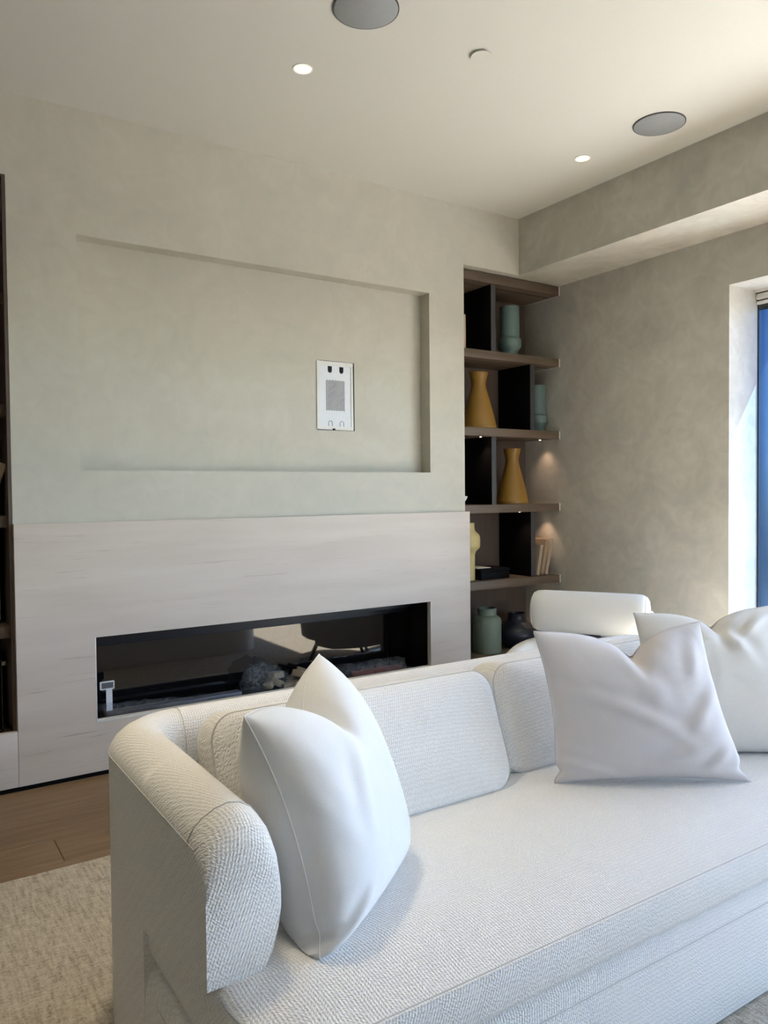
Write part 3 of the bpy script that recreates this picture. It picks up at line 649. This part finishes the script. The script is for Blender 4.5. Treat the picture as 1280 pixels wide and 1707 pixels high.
# seam lines
zs_ = 0.447+(ZT-0.447)*0.80
seampts = [(SX0-0.0005, -2.395, SZ+0.235)]+[(p[0]-p[2]*0.0006, p[1]-p[3]*0.0006, SZ-0.004+(ZT-SZ+0.004)*0.80) for p in PATH if p[1] > -2.38]
at(tube('seam', seampts[:40], 0.0012, 'seam', None, 5), sf)
def secline(p, off=0.001):
    return [(p[0]+p[2]*(w-off if k < 4 else w+off*0.3), p[1]+p[3]*(w-off if k < 4 else w), SZ-0.004+(ZT-SZ+0.004)*t+(off if 4 <= k <= 11 else 0)) for k, (w, t) in enumerate(SEC[3:16])]
at(tube('seam', secline((SX0, -2.335, 1, 0)), 0.0013, 'seam', None, 5), sf)
at(tube('seam', secline((SX0+0.20, SYB, 0, -1)), 0.0013, 'seam', None, 5), sf)
# seat slab: rounded plan, soft edge
def rounded_plan(x0, x1, y0, y1, rf, rb, n=10):
    P = []
    for (cx, cy, r, a0) in ((x0+rf, y0+rf, rf, PI), (x1-rf, y0+rf, rf, 1.5*PI), (x1-rb, y1-rb, rb, 0), (x0+rb, y1-rb, rb, 0.5*PI)):
        for k in range(n+1):
            a = a0 + 0.5*PI*k/n; P.append((cx+r*math.cos(a), cy+r*math.sin(a), math.cos(a), math.sin(a)))
    Q = []
    for i in range(len(P)):       # subdivide the long sides
        a, b = P[i], P[(i+1) % len(P)]; d = math.hypot(a[0]-b[0], a[1]-b[1]); m = max(1, int(d/0.08))
        for k in range(m):
            t = k/m; Q.append(tuple(a[j]+(b[j]-a[j])*t for j in range(4)))
    return Q
def slab(name, plan, prof, mat, parent, inner=(0.25, 0.55)):
    """prof: (inset, z) from the underside round the edge to the top"""
    rings = [[(p[0]-p[2]*q[0], p[1]-p[3]*q[0], q[1]-(q[2] if len(q) > 2 else 0)*max(0.0, -p[3])**0.7) for p in plan] for q in prof]
    return at(loft(name, rings, mat, None, True, True, True, 60), parent)
plan = rounded_plan(SX0+0.010, SX1-0.010, SYF, -1.72, 0.17, 0.17)
zb = 0.305
slab('seat', plan, [(0.045, zb), (0.016, zb+0.003), (0.005, zb+0.012), (0.0, zb+0.026), (-0.001, zb+0.06), (0.0, zb+0.088), (0.003, zb+0.115, 0.018), (0.009, zb+0.130, 0.032), (0.018, zb+0.136, 0.036), (0.035, zb+0.139, 0.033), (0.07, SZ-0.001, 0.022), (0.115, SZ, 0.010), (0.16, SZ, 0.001)], 'sofa', sf)
at(tube('seam', [(p[0]-p[2]*0.0085, p[1]-p[3]*0.0085, zb+0.1302-0.032*max(0.0, -p[3])**0.7) for p in plan if p[1] < -2.1], 0.0012, 'seam', None, 5), sf)
plan2 = rounded_plan(SX0+0.0006, SX1-0.0006, SYF+0.014, -1.72, 0.15, 0.06)
slab('plinth', plan2, [(0.012, RUGZ), (0.0, RUGZ+0.015), (0.0, 0.12), (0.0, 0.20), (0.003, 0.25), (0.012, 0.278), (0.026, 0.294), (0.05, zb-0.001)], 'sofa', sf)
at(tube('seam', [(p[0]-p[2]*0.0030, p[1]-p[3]*0.0030, 0.2475) for p in plan2 if p[1] < -2.1], 0.0015, 'seam', None, 5), sf)

def cushion(name, mtx, a, b, t, label, exps=0.065, puff=0.028, group=None, mat='sofa'):
    """boxy back cushion: local X width 2a, local Z height 2b, local Y depth t (front at -t/2)"""
    e = tag(empty(name), label, 'cushion', group); e.matrix_world = mtx
    rings = []; rc = exps
    def loop(s, y, grow=0.0):
        L = []; A, B = (a+grow)*s, (b+grow)*s; r = min(rc*s+0.0001, B*0.95)
        for (cx, cz, a0) in ((A-r, B-r, 0), (-A+r, B-r, 0.5*PI), (-A+r, -B+r, PI), (A-r, -B+r, 1.5*PI)):
            for k in range(9):
                q = a0+0.5*PI*k/8; L.append((cx+r*math.cos(q), y, cz+r*math.sin(q)))
        Q = []
        for i in range(len(L)):
            p, q = L[i], L[(i+1) % len(L)]; m = (6, 12)[i == 8 or i == 26] if i % 9 == 8 else 1
            for k in range(m): Q.append(tuple(p[j]+(q[j]-p[j])*k/m for j in range(3)))
        return Q
    for s in (0.05, 0.35, 0.6, 0.8, 0.92): rings.append(loop(s, t/2+puff*0.5*(1-s**2.2)))
    rings += [loop(0.985, t/2-0.004), loop(1.0, t/2-0.014), loop(1.0, t/2-0.014, 0.004)][:2]
    for f in (0.25, 0.5, 0.75): rings.append(loop(1.0, t/2-0.014-(t-0.028)*f, 0.010*math.sin(PI*f)))
    rings += [loop(1.0, -t/2+0.014), loop(0.985, -t/2+0.004)]
    for s in (0.93, 0.8, 0.6, 0.35, 0.05): rings.append(loop(s, -t/2-puff*(1-s**2.2)))
    loft('pad', rings, mat, e, True, True, True)
    tube('cushion_crease', [(x*1.001, -t/2+0.008, z*1.001) for x, y_, z in loop(0.995, 0)], 0.0018, 'seam', e, 6, True)  # thin darker line painting the shaded crease of the seam
    return e
def lean_mtx(x, yb, z, lean, yaw=0.0):
    return Matrix.Translation((x, yb, z)) @ Matrix.Rotation(yaw, 4, 'Z') @ Matrix.Rotation(-lean, 4, 'X')
def seat_cushion(x, yfront, a, b, t, lean, yaw, label):
    # rests its lower edge on the seat
    m = Matrix.Translation((x, yfront, SZ)) @ Matrix.Rotation(yaw, 4, 'Z') @ Matrix.Rotation(-lean, 4, 'X') @ Matrix.Translation((0, t/2, b+0.001))
    return cushion('cushion', m, a, b, t, label, group='back cushions')
seat_cushion(0.445, -2.050, 0.430, 0.168, 0.125, 0.36, 0.0, 'white textured back cushion behind the grey pillow, nearer the left arm')
seat_cushion(1.325, -1.990, 0.425, 0.161, 0.145, 0.24, 0.0, 'white textured back cushion behind the pinkish pillow')

# ------------------------------------------------------------------ scatter pillows
def pillow(name, BL, BR, TL, TR, tf, tb, mat, label, pinch=0.10, chop=0.16, chop_w=0.22, folds=(), bulge_pow=0.5, low_pow=1.0, chop_u=0.0, flare=0.0, bow=0.0, top_k=1.25, n=64, extra=None, flop=(0.0,)):
    BL, BR, TL, TR = map(Vector, (BL, BR, TL, TR))
    nrm = ((BR-BL)+(TR-TL)).cross((TL-BL)+(TR-BR)).normalized()      # points to the front (-y side)
    if nrm.y > 0: nrm = -nrm
    W = ((BR-BL).length+(TR-TL).length)/2
    def P(u, v, side):
        # concave edges
        pu = u*(1-pinch*(1-v*v)*abs(u)**1.5); pv = v*(1-pinch*0.8*(1-u*u)*abs(v)**1.5)
        if flare: pu *= 1-flare*math.exp(-((v+0.84)/0.075)**2)*abs(u)**3
        # the chop pushes the middle of the top edge down
        du_ = abs(u-chop_u)/chop_w; g = 0.55*math.exp(-(du_/1.7)**2)+0.45*math.exp(-(du_/0.5)**1.4); top = max(0.0, (v+0.2)/1.2)**1.6
        pv -= 2*chop*g*top
        s, t = (pu+1)/2, (pv+1)/2
        q = BL*(1-s)*(1-t)+BR*s*(1-t)+TL*(1-s)*t+TR*s*t
        m = max(0.0, 1-abs(u)**2.2)**bulge_pow * max(0.0, 1-abs(v)**2.2)**(bulge_pow*(top_k if v > 0 else low_pow))
        if v > 0: m *= 1+0.10*top*g
        d = (tf if side > 0 else -tb)*m
        if side > 0:
            d -= 0.040*math.exp(-((u-chop_u)/(chop_w*0.45))**2)*top**2.2*m**0.3
            for (fu, fv, ang, ln, wd, am) in folds:
                du, dv = u-fu, v-fv; ca, sa = math.cos(ang), math.sin(ang)
                al, ac = du*ca+dv*sa, -du*sa+dv*ca
                ac += 0.25*al*al
                d += am*math.exp(-(al/ln)**2)*(math.exp(-(ac/wd)**2)-0.6*math.exp(-((ac-wd*1.5)/(wd*1.2))**2))*min(1, m*2)
        q = q + nrm*(d + bow*(1-v*v)*abs(u)**2)
        if extra: q = extra(q, u, v, side, nrm)
        if q.z < SZ+0.002: q.z = SZ+0.002
        return q
    e = tag(empty(name), label, 'pillow')
    vs, fs = [], []
    gr = lambda k: math.sin((k/n-0.5)*PI)*0.55+(2*k/n-1)*0.45
    idx = {}
    for side in (1, -1):
        for i in range(n+1):
            for j in range(n+1):
                edge = i in (0, n) or j in (0, n)
                if edge and side < 0: idx[(side, i, j)] = idx[(1, i, j)]; continue
                idx[(side, i, j)] = len(vs); vs.append(P(gr(i), gr(j), side))
        for i in range(n):
            for j in range(n):
                f = (idx[(side, i, j)], idx[(side, i+1, j)], idx[(side, i+1, j+1)], idx[(side, i, j+1)])
                fs.append(f if side > 0 else f[::-1])
    zmin = min(v.z for v in vs)
    c = sum((Vector(v) for v in vs), Vector())/len(vs)
    e.location = (c.x, c.y, zmin)
    at(mesh_obj('cover', vs, fs, mat, None, True), e)
    rim = [idx[(1, k, 0)] for k in range(n)]+[idx[(1, n, k)] for k in range(n)]+[idx[(1, n-k, n)] for k in range(n)]+[idx[(1, 0, n-k)] for k in range(n)]
    at(tube('seam', [vs[k] for k in rim], 0.0017, mat, None, 5, True), e)
    return e
pillow('pillow', (0.022, -2.455, SZ), (0.375, -2.175, SZ), (-0.030, -2.25, 0.846), (0.300, -1.950, 0.876), 0.124, 0.150, 'pil_a',
       'grey-white pillow with a chopped top leaning on the left sofa arm', 0.05, 0.22, 0.26, bulge_pow=0.40, low_pow=0.42, bow=0.022, top_k=1.5, flare=0.05,
       folds=[(-0.30, 0.0, 1.25, 0.35, 0.10, 0.007), (-0.75, -0.88, 0.5, 0.22, 0.06, 0.008)])
pillow('pillow', (0.975, -2.095, SZ), (1.440, -2.405, SZ), (0.945, -2.045, 0.878), (1.455, -2.23, 0.880), 0.085, 0.065, 'pil_b',
       'pinkish grey pillow with a chopped top standing on the sofa seat', 0.09, 0.17, 0.22, flare=0.055, chop_u=0.06,
       folds=[(0.70, -0.05, 0.8, 0.4, 0.09, 0.009), (0.05, 0.40, -1.2, 0.4, 0.12, 0.008), (-0.1, -0.1, -0.55, 0.6, 0.09, 0.006), (-0.7, -0.8, -0.4, 0.35, 0.06, 0.006), (0.72, -0.7, 0.75, 0.35, 0.07, 0.006), (0.45, -0.6, 0.35, 0.45, 0.09, 0.006), (0.7, 0.55, 1.2, 0.25, 0.1, 0.008)])
pillow('pillow', (1.40, -2.10, SZ), (1.835, -2.40, SZ), (1.449, -1.99, 0.876), (1.93, -2.20, 0.885), 0.085, 0.06, 'pil_c',
       'cream slubbed pillow behind the pinkish one at the right frame edge', 0.06, 0.11, 0.20,
       folds=[(0.1, 0.6, -1.0, 0.35, 0.09, 0.014), (0.5, 0.75, 0.6, 0.3, 0.07, 0.010), (-0.3, 0.5, 0.6, 0.3, 0.1, 0.008)])

# ------------------------------------------------------------------ armchair behind the sofa
ax, ay = 2.50, -0.86                                   # centre of the headrest roll
fwd = Vector((-0.85, -0.53, 0)).normalized(); rgt = Vector((fwd.y, -fwd.x, 0))     # sitter faces fwd
ch = tag(empty('armchair', (ax+fwd.x*0.22, ay+fwd.y*0.22, 0.0)), 'white lounge armchair with a headrest roll, in the corner behind the sofa', 'armchair')
c0 = Vector((ax, ay, 0)) + fwd*0.22
def tub_ring(a, th, z0, z1, r_o):
    d = rgt*math.cos(a) - fwd*math.sin(a)
    o = []
    for (w, t) in [(0.0, 0), (0.0, 0.35), (0.0, 0.72), (0.012, 0.88), (0.04, 0.98), (0.075, 1.0), (0.105, 0.97), (0.13, 0.86), (0.14, 0.6), (0.14, 0.0)]:
        p = c0 + d*(r_o - w*1.0) ; o.append((p.x, p.y, z0+(z1-z0)*t))
    return o
rr = []
NA = 36
for k in range(NA+1):
    a = -0.42 + (PI+0.84)*k/NA
    endf = min(1.0, min(k, NA-k)/3.0)
    back = max(0.0, math.sin(a))
    rr.append(tub_ring(a, 0.14, 0.16+0.02*(1-endf), 0.40+0.06*endf+0.05*back, 0.405-0.012*(1-endf)))
at(loft('shell', rr, 'chair', None, True, True, True, 60), ch)
pl = [(c0.x+0.285*math.cos(q)*1.0, c0.y+0.285*math.sin(q), math.cos(q), math.sin(q)) for q in [2*PI*k/40 for k in range(40)]]
at(loft('seat', [[(p[0]-p[2]*w, p[1]-p[3]*w, z) for p in pl] for (w, z) in ((0.03, 0.18), (0.0, 0.20), (-0.01, 0.30), (0.0, 0.36), (0.02, 0.38), (0.06, 0.39), (0.15, 0.395))], 'chair', None, True, True, True, 60), ch)
# headrest roll
L2, rr_ = 0.305, 0.112
hz = 0.632
prof = [(-L2, 0.0), (-L2, 0.05), (-L2+0.004, 0.078), (-L2+0.014, 0.097), (-L2+0.035, 0.109), (-L2+0.07, 0.112), (0, 0.113), (L2-0.07, 0.112), (L2-0.035, 0.109), (L2-0.014, 0.097), (L2-0.004, 0.078), (L2, 0.05), (L2, 0.0)]
rings = []
for (l, r) in prof:
    rings.append([tuple(Vector((ax, ay, hz)) + rgt*l + (-fwd)*(max(r, 0.001)*math.cos(q)*0.85) + Vector((0, 0, 1))*(max(r, 0.001)*math.sin(q))) for q in [2*PI*k/32 for k in range(32)]])
hr = at(loft('headrest', rings, 'chair', None, True, True, True, 70), ch)
for sgn in (-1, 1):
    ring = [tuple(Vector((ax, ay, hz)) + rgt*(sgn*(L2-0.016)) + (-fwd)*(0.0975*math.cos(q)*0.85) + Vector((0, 0, 1))*(0.0975*math.sin(q))) for q in [2*PI*k/32 for k in range(32)]]
    s_ = tube('headrest_seam', ring, 0.002, 'chair', None, 5, True); at(s_, ch)
mt = Matrix.Translation((ax, ay, 0)) @ Matrix((( -rgt.x, -fwd.x, 0, 0), (-rgt.y, -fwd.y, 0, 0), (0, 0, 1, 0), (0, 0, 0, 1)))
at(box('bracket', (-0.27, -0.012, 0.45), (0.27, 0.012, 0.51), 'greymetal', None, 0.003, mt), ch)
at(box('bracket_plate', (-0.055, -0.045, 0.44), (0.055, 0.03, 0.515), 'charcoal', None, 0.004, mt), ch)
for k in range(4):
    a = PI/4+PI/2*k; d = rgt*math.cos(a)+fwd*math.sin(a)
    p0 = c0+d*0.20; p1 = c0+d*0.31
    at(tube('leg', [(p0.x, p0.y, 0.185), (p1.x, p1.y, 0.0125 if p1.y < -0.88 else 0.0008)], 0.012, 'greymetal', None, 10), ch)
cp = Vector((ax, ay, hz)) - rgt*(L2+0.001)
at(tube('cord', [cp - rgt*dx + Vector((0, 0, dz)) for dx, dz in ((0.0, 0.03), (0.010, 0.024), (0.022, 0.006), (0.029, -0.018), (0.028, -0.045), (0.016, -0.068), (0.0, -0.078))], 0.003, 'white', None, 6), ch)
